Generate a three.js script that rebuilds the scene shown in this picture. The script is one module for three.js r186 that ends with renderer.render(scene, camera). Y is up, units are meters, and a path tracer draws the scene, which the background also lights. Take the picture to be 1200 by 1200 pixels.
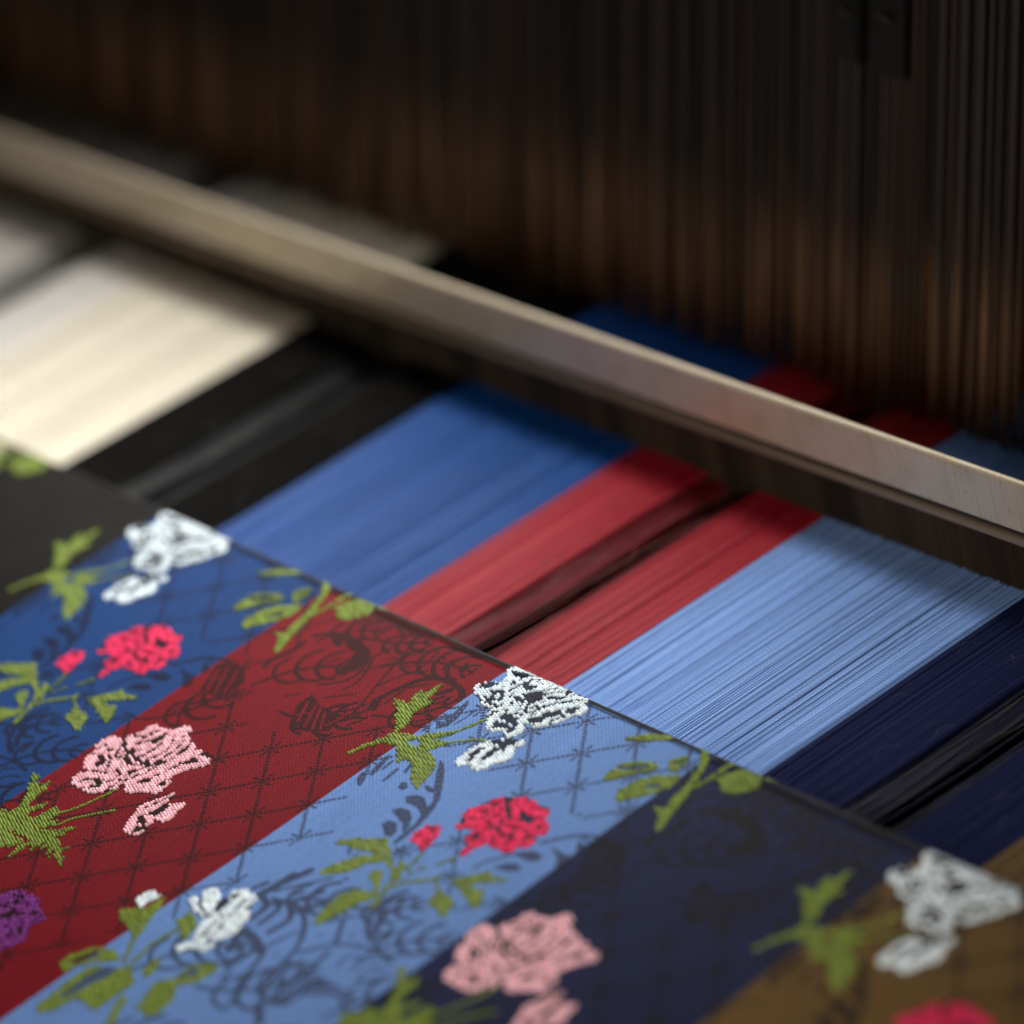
import * as THREE from 'three';
import { mergeGeometries } from 'three/addons/utils/BufferGeometryUtils.js';
import { RectAreaLightUniformsLib } from 'three/addons/lights/RectAreaLightUniformsLib.js';

// ---------------------------------------------------------------------------------------------
// Loom frame: u runs along the weft, v along the warp (away from the weaver), n up from the cloth.
// One unit of u, v, n is one repeat of the woven design, S metres.
const S = 0.12;
const W = (u, v, n) => new THREE.Vector3(u * S, n * S, -v * S);

// camera, light, exposure
const scene = new THREE.Scene();
scene.background = new THREE.Color(0.012, 0.0105, 0.0095);
const camera = new THREE.PerspectiveCamera(12.454, 1, 0.05, 20);
camera.position.copy(W(6.045289, -4.060678, 4.285691));
camera.up.copy(W(-0.263003, 0.487291, 0.832692)).normalize();
camera.lookAt(W(6.045289 - 0.715422, -4.060678 + 0.480556, 4.285691 - 0.507185));
camera.focus = 7.93 * S;
camera.userData.fStop = 5.6;
scene.add(camera);

const renderer = new THREE.WebGLRenderer({ antialias: true });
renderer.setSize(1024, 1024);
renderer.toneMapping = THREE.LinearToneMapping;
renderer.toneMappingExposure = 1.15;
renderer.shadowMap.enabled = true;

RectAreaLightUniformsLib.init();
function areaLight(color, intensity, w, h, from, to) {
  const l = new THREE.RectAreaLight(color, intensity, w, h);
  l.position.copy(W(...from)); l.lookAt(W(...to)); scene.add(l);
  return l;
}
// a lamp low on the weaver's right, and the loom's own lamp above the harness
areaLight(0xfff4e6, 7.5, 0.24, 0.2, [3.1, -2.8, 1.2], [0.3, 0.2, 0]);
const loomLamp = new THREE.SpotLight(0xf9f8f6, 2.35, 0, 0.54, 1, 2);
loomLamp.position.copy(W(-1.4, 1.9, 3.2)); loomLamp.target.position.copy(W(-0.65, 0.2, -0.05));
loomLamp.shadow.radius = 6; loomLamp.castShadow = true; scene.add(loomLamp, loomLamp.target);

// ---------------------------------------------------------------------------------------------
// helpers
let seed = 20240611;
const rnd = () => { seed = (seed * 1664525 + 1013904223) >>> 0; return seed / 4294967296; };
const lerp = (a, b, t) => a + (b - a) * t;
const clamp01 = (x) => Math.min(1, Math.max(0, x));
const smooth = (a, b, x) => { const t = clamp01((x - a) / (b - a)); return t * t * (3 - 2 * t); };
function hash(i, j = 0) { let h = (i * 374761393 + j * 668265263) | 0; h = Math.imul(h ^ (h >>> 13), 1274126177); return ((h ^ (h >>> 16)) >>> 0) / 4294967296; }
function vnoise(x, y) {
  const i = Math.floor(x), j = Math.floor(y), f = x - i, g = y - j, a = f * f * (3 - 2 * f), b = g * g * (3 - 2 * g);
  return lerp(lerp(hash(i, j), hash(i + 1, j), a), lerp(hash(i, j + 1), hash(i + 1, j + 1), a), b);
}
const taken = new Map();
function numbered(name) { const k = taken.get(name) || 0; taken.set(name, k + 1); return k ? name + '_' + String(k).padStart(3, '0') : name; }
function thing(name, base, label, category, group) {
  const g = new THREE.Group(); g.name = numbered(name); g.position.copy(base); scene.add(g);
  g.userData = { label, category }; if (group) g.userData.group = group;
  return g;
}
function part(name, geometry, material, parent, extra) {   // geometry in scene metres
  const m = new THREE.Mesh(geometry, material); m.name = name; m.castShadow = m.receiveShadow = true;
  const p = new THREE.Vector3(); let q = parent; while (q && q !== scene) { p.add(q.position); q = q.parent; }
  geometry.translate(-p.x, -p.y, -p.z);
  if (extra) Object.assign(m.userData, extra);
  parent.add(m); return m;
}
function fromArrays(pos, idx, uv, col) {
  const g = new THREE.BufferGeometry();
  g.setAttribute('position', new THREE.Float32BufferAttribute(pos, 3));
  g.setAttribute('uv', new THREE.Float32BufferAttribute(uv || new Array(pos.length / 3 * 2).fill(0), 2));
  if (col) g.setAttribute('color', new THREE.Float32BufferAttribute(col, 3));
  g.setIndex(idx); g.computeVertexNormals(); return g;
}
// a profile in the (v, n) plane pushed along u
function profile(points, u0, u1, bevelUv = 1) {
  const s = new THREE.Shape(points.map(([v, n]) => new THREE.Vector2(-v * S, n * S)));
  const g = new THREE.ExtrudeGeometry(s, { depth: (u1 - u0) * S, bevelEnabled: false, curveSegments: 4 });
  // shape x -> world z, shape y -> world y, depth -> world x
  const m = new THREE.Matrix4().makeBasis(new THREE.Vector3(0, 0, 1), new THREE.Vector3(0, 1, 0), new THREE.Vector3(1, 0, 0));
  g.applyMatrix4(m); g.translate(u0 * S, 0, 0);
  const idx = [...Array(g.attributes.position.count).keys()];
  for (let i = 0; i < idx.length; i += 3) { const t = idx[i + 1]; idx[i + 1] = idx[i + 2]; idx[i + 2] = t; }
  g.setIndex(idx); const r = g.toNonIndexed(); r.computeVertexNormals(); return r;
}
const rgb = (hex) => { const c = new THREE.Color(hex); return [c.r, c.g, c.b]; };
function dataTexture(data, w, h, srgb) {
  const t = new THREE.DataTexture(data, w, h, THREE.RGBAFormat);
  t.wrapS = t.wrapT = THREE.RepeatWrapping; t.magFilter = THREE.LinearFilter; t.minFilter = THREE.LinearMipmapLinearFilter; t.generateMipmaps = true;
  if (srgb) t.colorSpace = THREE.SRGBColorSpace;
  t.needsUpdate = true; return t;
}

// ---------------------------------------------------------------------------------------------
// the woven design, drawn once per repeat: points in thousandths of a repeat (u, length along the cloth)
const MOTIFS = {
  white_rose: [
    { kind: 'fill', points: [366, -327, 367, -314, 402, -316, 424, -314, 463, -314, 494, -314, 529, -326, 550, -326, 557, -314, 581, -346, 598, -356, 603, -371, 592, -385, 584, -406, 574, -425, 559, -440, 540, -439, 533, -443, 544, -452, 549, -469, 543, -489, 523, -485, 510, -476, 502, -489, 485, -487, 472, -479, 465, -467, 451, -463, 448, -441, 438, -446, 416, -443, 399, -432, 378, -428, 367, -414, 371, -398, 385, -385, 402, -384, 395, -366] },
    { kind: 'hole', points: [403, -410, 418, -397, 436, -403, 442, -424, 425, -429] },
    { kind: 'hole', points: [370, -406, 380, -392, 397, -385, 399, -400, 383, -409] },
    { kind: 'hole', points: [388, -344, 399, -336, 410, -335, 406, -314, 421, -356, 423, -376, 414, -358] },
    { kind: 'hole', points: [443, -372, 454, -357, 469, -359, 457, -373] },
    { kind: 'hole', points: [461, -385, 476, -368, 493, -374, 532, -350, 536, -363, 505, -379, 498, -401, 486, -399] },
    { kind: 'hole', points: [509, -331, 510, -311, 530, -341] },
    { kind: 'line', width: -0.0022, points: [433, -391, 435, -373, 440, -360, 443, -336, 455, -328] },
    { kind: 'line', width: -0.0020, points: [445, -394, 449, -377, 444, -354] },
    { kind: 'line', width: -0.0022, points: [494, -434, 510, -429, 522, -406, 527, -383, 547, -362, 567, -332] },
    { kind: 'line', width: -0.0020, points: [461, -469, 459, -450, 468, -433, 493, -430] },
    { kind: 'line', width: -0.0020, points: [426, -376, 422, -340, 426, -314] },
    { kind: 'line', width: -0.0020, points: [447, -401, 465, -394, 495, -410] },
    { kind: 'line', width: -0.0020, points: [485, -367, 495, -348, 495, -332] },
    { kind: 'line', width: -0.0020, points: [489, -377, 502, -360, 513, -343] },
    { kind: 'line', width: -0.0020, points: [491, -423, 508, -410, 514, -382] },
    { kind: 'line', width: -0.0020, points: [450, -439, 455, -424, 468, -425] },
    { kind: 'line', width: -0.0020, points: [405, -425, 429, -435, 446, -434] },
    { kind: 'line', width: -0.0020, points: [570, -422, 573, -396, 584, -378] },
    { kind: 'hole', points: [526, -432, 542, -402, 557, -382, 581, -359, 589, -369, 567, -396, 552, -416, 550, -434] },
    { kind: 'hole', points: [470, -444, 486, -438, 518, -444, 530, -461, 532, -479, 509, -469, 490, -484, 481, -473, 482, -457] },
    { kind: 'hole', points: [460, -415, 466, -410, 469, -418] },
    { kind: 'fill', points: [514, -587, 506, -569, 504, -543, 512, -519, 519, -503, 531, -492, 560, -479, 572, -476, 579, -488, 567, -499, 581, -510, 591, -531, 583, -544, 568, -549, 575, -564, 562, -580, 547, -580, 535, -572, 525, -586] },
    { kind: 'hole', points: [526, -573, 516, -556, 516, -536, 526, -526, 526, -542, 529, -564] },
    { kind: 'hole', points: [543, -552, 538, -531, 538, -523, 519, -507, 538, -488, 560, -479, 564, -488, 553, -503, 564, -516, 560, -526, 548, -518, 554, -537, 552, -554] },
  ],
  rose_stem: [
    { kind: 'line', width: 0.0064, points: [437, -529, 450, -503, 455, -486, 462, -469] },
    { kind: 'line', width: 0.0049, points: [458, -547, 479, -527, 500, -511, 516, -512, 536, -522] },
  ],
  sprig: [
    { kind: 'fill', points: [319, -676, 318, -656, 327, -631, 340, -600, 343, -578, 335, -563, 320, -555, 302, -542, 303, -537, 270, -515, 286, -510, 304, -512, 291, -487, 289, -465, 303, -476, 308, -448, 313, -433, 318, -459, 325, -488, 339, -478, 334, -507, 333, -528, 347, -543, 349, -558, 355, -575, 396, -563, 402, -552, 433, -526, 442, -528, 424, -557, 451, -547, 461, -553, 448, -569, 444, -579, 441, -585, 468, -592, 487, -605, 499, -629, 501, -647, 511, -672, 487, -660, 466, -644, 446, -625, 427, -616, 419, -637, 404, -622, 378, -605, 361, -607, 346, -616, 333, -636, 326, -660] },
    { kind: 'hole', points: [390, -582, 394, -574, 423, -577, 407, -586] },
    { kind: 'line', width: -0.0017, points: [349, -575, 360, -556, 372, -529] },
  ],
  pink_bud: [
    { kind: 'fill', points: [610, -767, 601, -749, 604, -729, 624, -715, 637, -727, 647, -749, 647, -761, 657, -775, 648, -780, 631, -771] },
    { kind: 'hole', points: [622, -742, 610, -723, 619, -722, 627, -737] },
  ],
  pink_carnation: [
    { kind: 'fill', points: [651, -707, 645, -697, 651, -691, 637, -675, 631, -659, 644, -639, 653, -629, 648, -616, 661, -602, 679, -598, 691, -588, 710, -583, 731, -587, 756, -584, 763, -596, 765, -606, 792, -619, 800, -638, 791, -647, 803, -660, 800, -677, 784, -683, 788, -700, 779, -709, 759, -706, 745, -710, 730, -703, 729, -716, 721, -729, 725, -746, 715, -754, 706, -741, 708, -729, 691, -719, 684, -699, 688, -689, 670, -696, 662, -703] },
    { kind: 'hole', points: [643, -627, 651, -622, 668, -628, 662, -632] },
    { kind: 'hole', points: [662, -603, 675, -600, 690, -619, 716, -636, 714, -641, 691, -627] },
    { kind: 'hole', points: [644, -687, 641, -676, 656, -684, 656, -692] },
    { kind: 'hole', points: [655, -648, 664, -642, 671, -651] },
    { kind: 'hole', points: [691, -671, 695, -661, 705, -672] },
    { kind: 'hole', points: [725, -630, 721, -613, 753, -618, 753, -630, 737, -635] },
    { kind: 'hole', points: [770, -636, 779, -624, 782, -635] },
    { kind: 'hole', points: [747, -673, 750, -664, 768, -677, 761, -681] },
    { kind: 'hole', points: [692, -698, 698, -695, 711, -707, 705, -708] },
    { kind: 'hole', points: [774, -665, 782, -656, 786, -668] },
    { kind: 'hole', points: [729, -588, 748, -585, 746, -592] },
    { kind: 'hole', points: [703, -736, 712, -726, 716, -733] },
    { kind: 'hole', points: [734, -701, 739, -694, 748, -705] },
    { kind: 'line', width: -0.0018, points: [699, -662, 674, -665, 656, -672] },
    { kind: 'line', width: -0.0018, points: [702, -664, 696, -684, 702, -712] },
    { kind: 'line', width: -0.0018, points: [709, -664, 728, -684, 743, -703] },
    { kind: 'line', width: -0.0018, points: [710, -660, 736, -672, 762, -692] },
    { kind: 'line', width: -0.0018, points: [706, -654, 740, -649, 787, -657] },
    { kind: 'line', width: -0.0018, points: [701, -649, 725, -630, 760, -613] },
    { kind: 'line', width: -0.0018, points: [692, -646, 676, -627, 656, -615] },
    { kind: 'line', width: -0.0016, points: [644, -650, 671, -651] },
  ],
  carnation_leaves: [
    { kind: 'fill', points: [497, -845, 507, -826, 535, -807, 566, -790, 592, -808, 597, -816, 571, -826, 546, -835, 521, -834] },
    { kind: 'fill', points: [540, -910, 539, -892, 549, -869, 567, -842, 599, -814, 618, -830, 593, -851, 588, -871, 573, -893, 548, -911] },
    { kind: 'line', width: 0.0087, points: [570, -790, 606, -816, 634, -832, 666, -851, 680, -886, 693, -921] },
    { kind: 'fill', points: [619, -868, 619, -854, 631, -847, 647, -862, 669, -887, 682, -896, 675, -900, 650, -882] },
    { kind: 'fill', points: [642, -1006, 630, -986, 623, -953, 617, -930, 634, -906, 659, -896, 676, -891, 676, -902, 665, -927, 661, -962, 652, -997] },
    { kind: 'fill', points: [666, -851, 634, -813, 645, -811, 666, -834, 678, -854] },
    { kind: 'line', width: 0.0058, points: [676, -883, 683, -854, 707, -836, 723, -819, 733, -804] },
    { kind: 'fill', points: [756, -804, 764, -788, 782, -769, 795, -753, 809, -758, 839, -754, 830, -765, 808, -781, 786, -796, 823, -793, 841, -809, 848, -831, 827, -828, 792, -817] },
    { kind: 'fill', points: [748, -825, 766, -833, 784, -833, 806, -841, 809, -855, 824, -875, 811, -876, 789, -868, 767, -870, 759, -854, 762, -847] },
    { kind: 'line', width: 0.0036, points: [664, -830, 661, -804, 655, -780] },
    { kind: 'line', width: 0.0033, points: [673, -830, 692, -800, 712, -771, 716, -755] },
    { kind: 'line', width: 0.0036, points: [750, -827, 730, -817] },
  ],
  leaf_cluster: [
    { kind: 'fill', points: [715, -382, 732, -364, 757, -339, 771, -314, 785, -343, 756, -367, 730, -381] },
    { kind: 'fill', points: [772, -480, 766, -459, 768, -435, 785, -417, 807, -404, 831, -408, 829, -425, 810, -436, 797, -462, 782, -481] },
    { kind: 'hole', points: [769, -447, 792, -423, 821, -417, 803, -438] },
    { kind: 'fill', points: [832, -511, 820, -487, 824, -457, 840, -434, 857, -417, 878, -407, 889, -421, 888, -442, 877, -469, 859, -490, 843, -512] },
    { kind: 'hole', points: [844, -464, 869, -440, 874, -451] },
    { kind: 'fill', points: [834, -391, 840, -372, 851, -360, 864, -379, 866, -403, 856, -409] },
    { kind: 'hole', points: [844, -390, 853, -372, 860, -386] },
    { kind: 'line', width: 0.0133, points: [836, -314, 873, -341, 894, -366, 911, -408, 918, -434, 927, -465] },
    { kind: 'fill', points: [905, -490, 925, -481, 917, -466, 908, -435, 929, -433, 941, -467, 951, -502, 963, -524, 955, -539, 940, -513, 924, -497] },
    { kind: 'line', width: 0.0087, points: [916, -451, 927, -409, 933, -369, 921, -320] },
    { kind: 'fill', points: [940, -380, 947, -360, 950, -334, 961, -314, 993, -328, 1017, -354, 1018, -370, 1000, -393, 978, -402, 962, -393] },
    { kind: 'fill', points: [982, -314, 1006, -314, 1021, -314, 1011, -334] },
  ],
  pale_rose: [
    { kind: 'fill', points: [-59, -984, -67, -971, -70, -958, -55, -943, -73, -941, -95, -923, -100, -909, -101, -897, -114, -887, -117, -867, -102, -850, -85, -849, -77, -852, -78, -834, -69, -818, -70, -803, -61, -789, -46, -789, -34, -784, -19, -793, -20, -781, -13, -772, -12, -761, 13, -761, 11, -773, 25, -784, 52, -788, 62, -802, 74, -794, 110, -803, 126, -815, 104, -838, 89, -866, 91, -874, 107, -886, 106, -902, 115, -906, 102, -924, 89, -925, 70, -937, 61, -946, 45, -945, 41, -937, 28, -932, 31, -951, 19, -963, 4, -982, -18, -985, -35, -978, -38, -984] },
    { kind: 'hole', points: [-49, -976, -45, -956, -21, -944, -18, -951, -37, -962] },
    { kind: 'hole', points: [-16, -975, -26, -960, -13, -944, -2, -966] },
    { kind: 'line', width: -0.0023, points: [-15, -959, 12, -929] },
    { kind: 'hole', points: [-82, -903, -80, -893, -60, -903, -49, -922, -66, -924, -69, -913] },
    { kind: 'hole', points: [-83, -882, -89, -868, -68, -882, -69, -887] },
    { kind: 'hole', points: [-17, -895, -40, -869, -48, -849, -30, -860, -15, -877, -16, -864, 9, -875, 11, -865, 24, -875, 2, -890] },
    { kind: 'hole', points: [-25, -826, -32, -809, -18, -797, -15, -816, -22, -837] },
    { kind: 'hole', points: [35, -873, 28, -864, 40, -851, 41, -860] },
    { kind: 'line', width: -0.0021, points: [13, -915, 20, -898] },
    { kind: 'line', width: -0.0018, points: [40, -891, 41, -863, 49, -835, 49, -800] },
    { kind: 'line', width: -0.0018, points: [42, -826, 45, -812, 38, -786] },
    { kind: 'line', width: -0.0018, points: [-60, -825, -52, -808, -38, -796] },
    { kind: 'line', width: -0.0023, points: [36, -944, 9, -926, -27, -905, -44, -880] },
    { kind: 'line', width: -0.0023, points: [16, -969, 19, -937] },
    { kind: 'line', width: -0.0023, points: [-77, -852, -63, -874, -45, -894] },
    { kind: 'line', width: -0.0023, points: [-74, -855, -46, -865, -28, -884] },
    { kind: 'line', width: -0.0023, points: [-73, -833, -49, -828, -45, -808] },
    { kind: 'line', width: -0.0023, points: [-46, -847, -38, -830, -25, -818, -24, -796] },
    { kind: 'line', width: -0.0023, points: [-8, -859, -4, -840, -10, -818] },
    { kind: 'line', width: -0.0023, points: [9, -867, 21, -847, 16, -815, -5, -793] },
    { kind: 'line', width: -0.0023, points: [28, -864, 34, -835, 30, -803, 14, -782] },
    { kind: 'line', width: -0.0023, points: [44, -859, 50, -830, 43, -796] },
    { kind: 'line', width: -0.0023, points: [8, -906, 23, -889, 30, -871] },
    { kind: 'line', width: -0.0023, points: [23, -926, 33, -908] },
    { kind: 'line', width: -0.0023, points: [-58, -940, -31, -933, -13, -918] },
    { kind: 'line', width: -0.0021, points: [-102, -893, -92, -878] },
    { kind: 'line', width: -0.0021, points: [-31, -924, -44, -906, -65, -893] },
    { kind: 'line', width: -0.0021, points: [62, -891, 65, -876] },
    { kind: 'line', width: -0.0018, points: [-54, -887, -70, -866, -72, -850] },
    { kind: 'hole', points: [66, -871, 77, -822, 83, -810, 96, -820, 79, -847] },
    { kind: 'hole', points: [81, -803, 90, -789, 102, -799, 92, -805] },
    { kind: 'hole', points: [47, -925, 47, -908, 63, -894, 70, -903, 58, -916] },
    { kind: 'hole', points: [84, -899, 86, -881, 99, -886, 101, -901] },
    { kind: 'fill', points: [142, -1018, 128, -998, 116, -972, 108, -960, 119, -937, 135, -902, 143, -906, 145, -930, 164, -919, 173, -907, 182, -916, 182, -933, 191, -957, 181, -969, 165, -968, 161, -970, 170, -977, 172, -992, 179, -1009, 159, -1019] },
    { kind: 'hole', points: [130, -980, 138, -972, 157, -981, 172, -1001, 164, -1014, 151, -993] },
    { kind: 'hole', points: [140, -962, 145, -930, 156, -935, 159, -955, 158, -968] },
    { kind: 'line', width: -0.0021, points: [121, -959, 141, -909] },
  ],
  fern: [
    { kind: 'fill', points: [-126, -1148, -130, -1125, -110, -1120, -111, -1102, -99, -1095, -89, -1095, -83, -1079, -95, -1056, -130, -1018, -147, -1001, -137, -998, -115, -1013, -101, -1017, -95, -995, -87, -1015, -81, -1036, -76, -1060, -67, -1070, -44, -1041, -42, -1055, -54, -1080, -44, -1089, -30, -1072, -29, -1044, -11, -1043, -6, -1037, -5, -1051, -1, -1055, 1, -1072, 13, -1065, 17, -1068, 27, -1071, 10, -1087, 12, -1095, 37, -1079, 61, -1055, 55, -1072, 45, -1083, 64, -1083, 45, -1093, 69, -1103, 91, -1109, 104, -1095, 95, -1111, 94, -1117, 118, -1129, 130, -1143, 117, -1142, 94, -1129, 69, -1115, 97, -1145, 91, -1143, 79, -1126, 78, -1142, 63, -1118, 54, -1136, 46, -1114, 41, -1132, 49, -1168, 36, -1140, 23, -1136, 27, -1187, 16, -1161, 9, -1136, -3, -1173, -3, -1152, -14, -1173, -13, -1194, -34, -1195, -42, -1169, -79, -1174] },
    { kind: 'line', width: -0.0019, points: [-30, -1129, -6, -1130, 16, -1132] },
    { kind: 'line', width: -0.0017, points: [4, -1097, 21, -1083] },
  ],
  fern_stem: [
    { kind: 'line', width: 0.0053, points: [-7, -1054, 5, -1039, 16, -1011, 23, -983, 32, -953] },
    { kind: 'line', width: 0.0045, points: [24, -1070, 29, -1049, 41, -1034, 58, -1014, 80, -988] },
  ],
  small_white_bud: [
    { kind: 'fill', points: [320, -1133, 320, -1108, 330, -1098, 352, -1100, 350, -1114, 346, -1123, 350, -1139, 333, -1137] },
  ],
  bud_greens: [
    { kind: 'fill', points: [321, -1163, 332, -1150, 356, -1135, 356, -1123, 360, -1096, 376, -1117, 387, -1147, 402, -1174, 413, -1204, 385, -1191, 358, -1177, 347, -1183] },
    { kind: 'fill', points: [425, -1129, 436, -1117, 427, -1097, 461, -1107, 483, -1137, 485, -1159, 455, -1136] },
    { kind: 'line', width: 0.0065, points: [441, -1247, 420, -1218, 408, -1201] },
    { kind: 'line', width: 0.0057, points: [459, -1248, 448, -1206, 446, -1171, 455, -1136] },
    { kind: 'fill', points: [403, -1401, 404, -1371, 399, -1339, 398, -1309, 405, -1281, 439, -1266, 470, -1252, 502, -1268, 502, -1297, 503, -1327, 499, -1352, 474, -1350, 444, -1352, 440, -1390, 420, -1408] },
    { kind: 'hole', points: [419, -1362, 416, -1310, 423, -1270, 445, -1262, 450, -1283, 438, -1323, 431, -1363] },
    { kind: 'fill', points: [346, -1312, 346, -1287, 363, -1250, 400, -1236, 431, -1247, 396, -1275, 378, -1298, 373, -1319] },
    { kind: 'hole', points: [357, -1299, 372, -1256, 392, -1259, 372, -1298] },
    { kind: 'fill', points: [489, -1246, 480, -1222, 489, -1205, 505, -1225, 514, -1249, 505, -1254] },
    { kind: 'fill', points: [533, -1255, 550, -1227, 554, -1188, 580, -1163, 599, -1178, 592, -1218, 572, -1236, 596, -1262, 601, -1300, 590, -1316, 557, -1310, 546, -1282] },
    { kind: 'hole', points: [551, -1232, 559, -1197, 572, -1186, 572, -1207] },
    { kind: 'line', width: 0.0162, points: [519, -1310, 536, -1335, 552, -1360] },
  ],
  white_tulip: [
    { kind: 'fill', points: [401, -1083, 406, -1068, 421, -1071, 405, -1050, 410, -1037, 432, -1033, 447, -1049, 460, -1047, 450, -1022, 464, -1007, 492, -1009, 507, -1018, 509, -1035, 532, -1051, 535, -1068, 547, -1091, 542, -1112, 528, -1126, 545, -1137, 539, -1156, 510, -1158, 503, -1178, 487, -1176, 498, -1145, 473, -1112, 472, -1094, 456, -1098, 426, -1092] },
    { kind: 'hole', points: [464, -1075, 450, -1047, 463, -1024, 472, -1039, 470, -1059, 477, -1073] },
    { kind: 'hole', points: [514, -1047, 501, -1028, 517, -1036] },
    { kind: 'hole', points: [421, -1071, 444, -1081, 475, -1084, 470, -1093, 429, -1084] },
    { kind: 'line', width: -0.0020, points: [525, -1140, 507, -1097, 490, -1028] },
    { kind: 'line', width: -0.0020, points: [509, -1144, 497, -1110, 489, -1078] },
    { kind: 'line', width: -0.0020, points: [538, -1109, 533, -1075] },
  ],
  purple_carnation: [
    { kind: 'fill', points: [96, -1262, 100, -1253, 107, -1239, 118, -1223, 144, -1223, 167, -1221, 185, -1229, 200, -1241, 217, -1243, 228, -1258, 214, -1267, 227, -1286, 240, -1303, 243, -1319, 229, -1328, 229, -1352, 197, -1348, 157, -1336, 112, -1295] },
    { kind: 'line', width: -0.0028, points: [136, -1299, 149, -1288, 170, -1272, 200, -1244] },
    { kind: 'line', width: -0.0024, points: [112, -1274, 125, -1262, 139, -1266] },
    { kind: 'hole', points: [207, -1293, 206, -1284, 222, -1302] },
    { kind: 'hole', points: [206, -1321, 205, -1312, 216, -1324] },
    { kind: 'line', width: -0.0020, points: [125, -1228, 151, -1243, 169, -1242] },
    { kind: 'line', width: -0.0018, points: [167, -1280, 156, -1256, 124, -1238] },
    { kind: 'line', width: -0.0018, points: [179, -1297, 211, -1308, 226, -1324] },
    { kind: 'line', width: -0.0018, points: [187, -1274, 210, -1278] },
  ],
  damask_plume: [
    { kind: 'fill', points: [479, -590, 494, -594, 513, -609, 545, -641, 566, -665, 579, -690, 587, -714, 593, -739, 595, -766, 596, -787, 593, -792, 586, -786, 584, -762, 581, -732, 573, -715, 563, -706, 567, -697, 560, -676, 544, -660, 529, -662, 514, -656, 515, -650, 534, -651, 516, -633, 499, -613] },
    { kind: 'fill', points: [508, -692, 515, -683, 521, -677, 540, -677, 561, -689, 573, -697, 572, -712, 551, -703, 534, -702, 521, -703] },
    { kind: 'fill', points: [515, -731, 522, -717, 545, -714, 563, -725, 578, -744, 583, -759, 576, -760, 564, -745, 541, -738] },
    { kind: 'fill', points: [531, -765, 533, -751, 552, -749, 569, -764, 574, -779, 561, -783, 546, -774] },
    { kind: 'fill', points: [404, -713, 389, -700, 384, -684, 394, -682, 406, -697, 413, -714] },
    { kind: 'fill', points: [400, -682, 392, -658, 391, -628, 396, -630, 401, -660, 410, -683] },
    { kind: 'fill', points: [408, -663, 405, -635, 411, -635, 413, -662] },
    { kind: 'fill', points: [435, -684, 430, -646, 437, -644, 440, -670, 440, -685] },
    { kind: 'fill', points: [476, -682, 469, -669, 478, -664, 491, -673, 490, -684] },
    { kind: 'fill', points: [449, -647, 441, -625, 451, -631, 456, -648] },
    { kind: 'fill', points: [612, -806, 606, -795, 617, -785, 629, -795, 617, -795] },
  ],
  damask_dashes: [
    { kind: 'fill', points: [385, -553, 383, -535, 392, -537, 391, -548] },
    { kind: 'fill', points: [403, -535, 387, -516, 403, -511, 380, -496, 396, -491, 392, -473, 387, -444, 399, -457, 414, -493, 416, -519] },
    { kind: 'line', width: 0.0034, points: [422, -508, 426, -486, 422, -458] },
    { kind: 'line', width: 0.0025, points: [434, -549, 444, -529] },
    { kind: 'fill', points: [398, -682, 391, -657, 387, -624, 396, -634, 408, -671] },
  ],
  damask_drops: [
    { kind: 'line', width: 0.0079, points: [812, -655, 830, -631, 852, -608, 879, -596, 905, -590] },
    { kind: 'line', width: 0.0040, points: [856, -608, 880, -614, 896, -612] },
    { kind: 'fill', points: [788, -706, 803, -686, 820, -676, 844, -680, 842, -695, 827, -701, 805, -701] },
    { kind: 'fill', points: [790, -744, 798, -728, 813, -715, 834, -718, 835, -728, 820, -738] },
    { kind: 'line', width: 0.0055, points: [762, -762, 765, -739, 774, -727, 790, -708] },
    { kind: 'fill', points: [833, -654, 864, -656, 881, -655, 897, -682, 884, -690, 865, -669] },
    { kind: 'fill', points: [861, -617, 887, -624, 889, -645, 875, -636] },
  ],
  damask_scroll: [
    { kind: 'line', width: 0.0173, points: [499, -1002, 504, -972, 506, -939] },
    { kind: 'line', width: 0.0153, points: [508, -958, 522, -915] },
    { kind: 'line', width: 0.0061, points: [511, -984, 538, -949, 570, -908] },
    { kind: 'line', width: 0.0071, points: [546, -975, 556, -957] },
    { kind: 'line', width: 0.0112, points: [565, -978, 577, -961, 585, -940] },
    { kind: 'line', width: 0.0122, points: [596, -983, 607, -972, 613, -956] },
    { kind: 'line', width: 0.0092, points: [474, -998, 483, -975] },
    { kind: 'line', width: 0.0122, points: [500, -1006, 522, -1007, 537, -1022, 537, -1052] },
    { kind: 'line', width: 0.0102, points: [528, -998, 544, -998, 561, -1012, 561, -1055] },
    { kind: 'line', width: 0.0112, points: [565, -995, 583, -1003, 599, -1022, 593, -1061] },
    { kind: 'line', width: 0.0092, points: [530, -1000, 557, -988, 591, -989, 626, -1010, 652, -1036, 674, -1074] },
    { kind: 'line', width: 0.0179, points: [573, -1127, 556, -1100, 554, -1082, 581, -1084, 623, -1101] },
    { kind: 'line', width: 0.0112, points: [605, -1159, 610, -1128, 609, -1100] },
    { kind: 'line', width: 0.0092, points: [660, -1180, 642, -1127, 627, -1098] },
    { kind: 'line', width: 0.0061, points: [605, -1150, 586, -1105] },
    { kind: 'line', width: 0.0061, points: [621, -1093, 625, -1053, 638, -1031] },
    { kind: 'line', width: 0.0077, points: [682, -1067, 698, -1040, 719, -1018, 746, -1004, 787, -995, 835, -1002] },
    { kind: 'line', width: 0.0102, points: [673, -1079, 685, -1119, 716, -1173] },
    { kind: 'line', width: 0.0051, points: [651, -995, 672, -972, 695, -944] },
    { kind: 'line', width: 0.0082, points: [676, -970, 711, -1014] },
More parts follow.
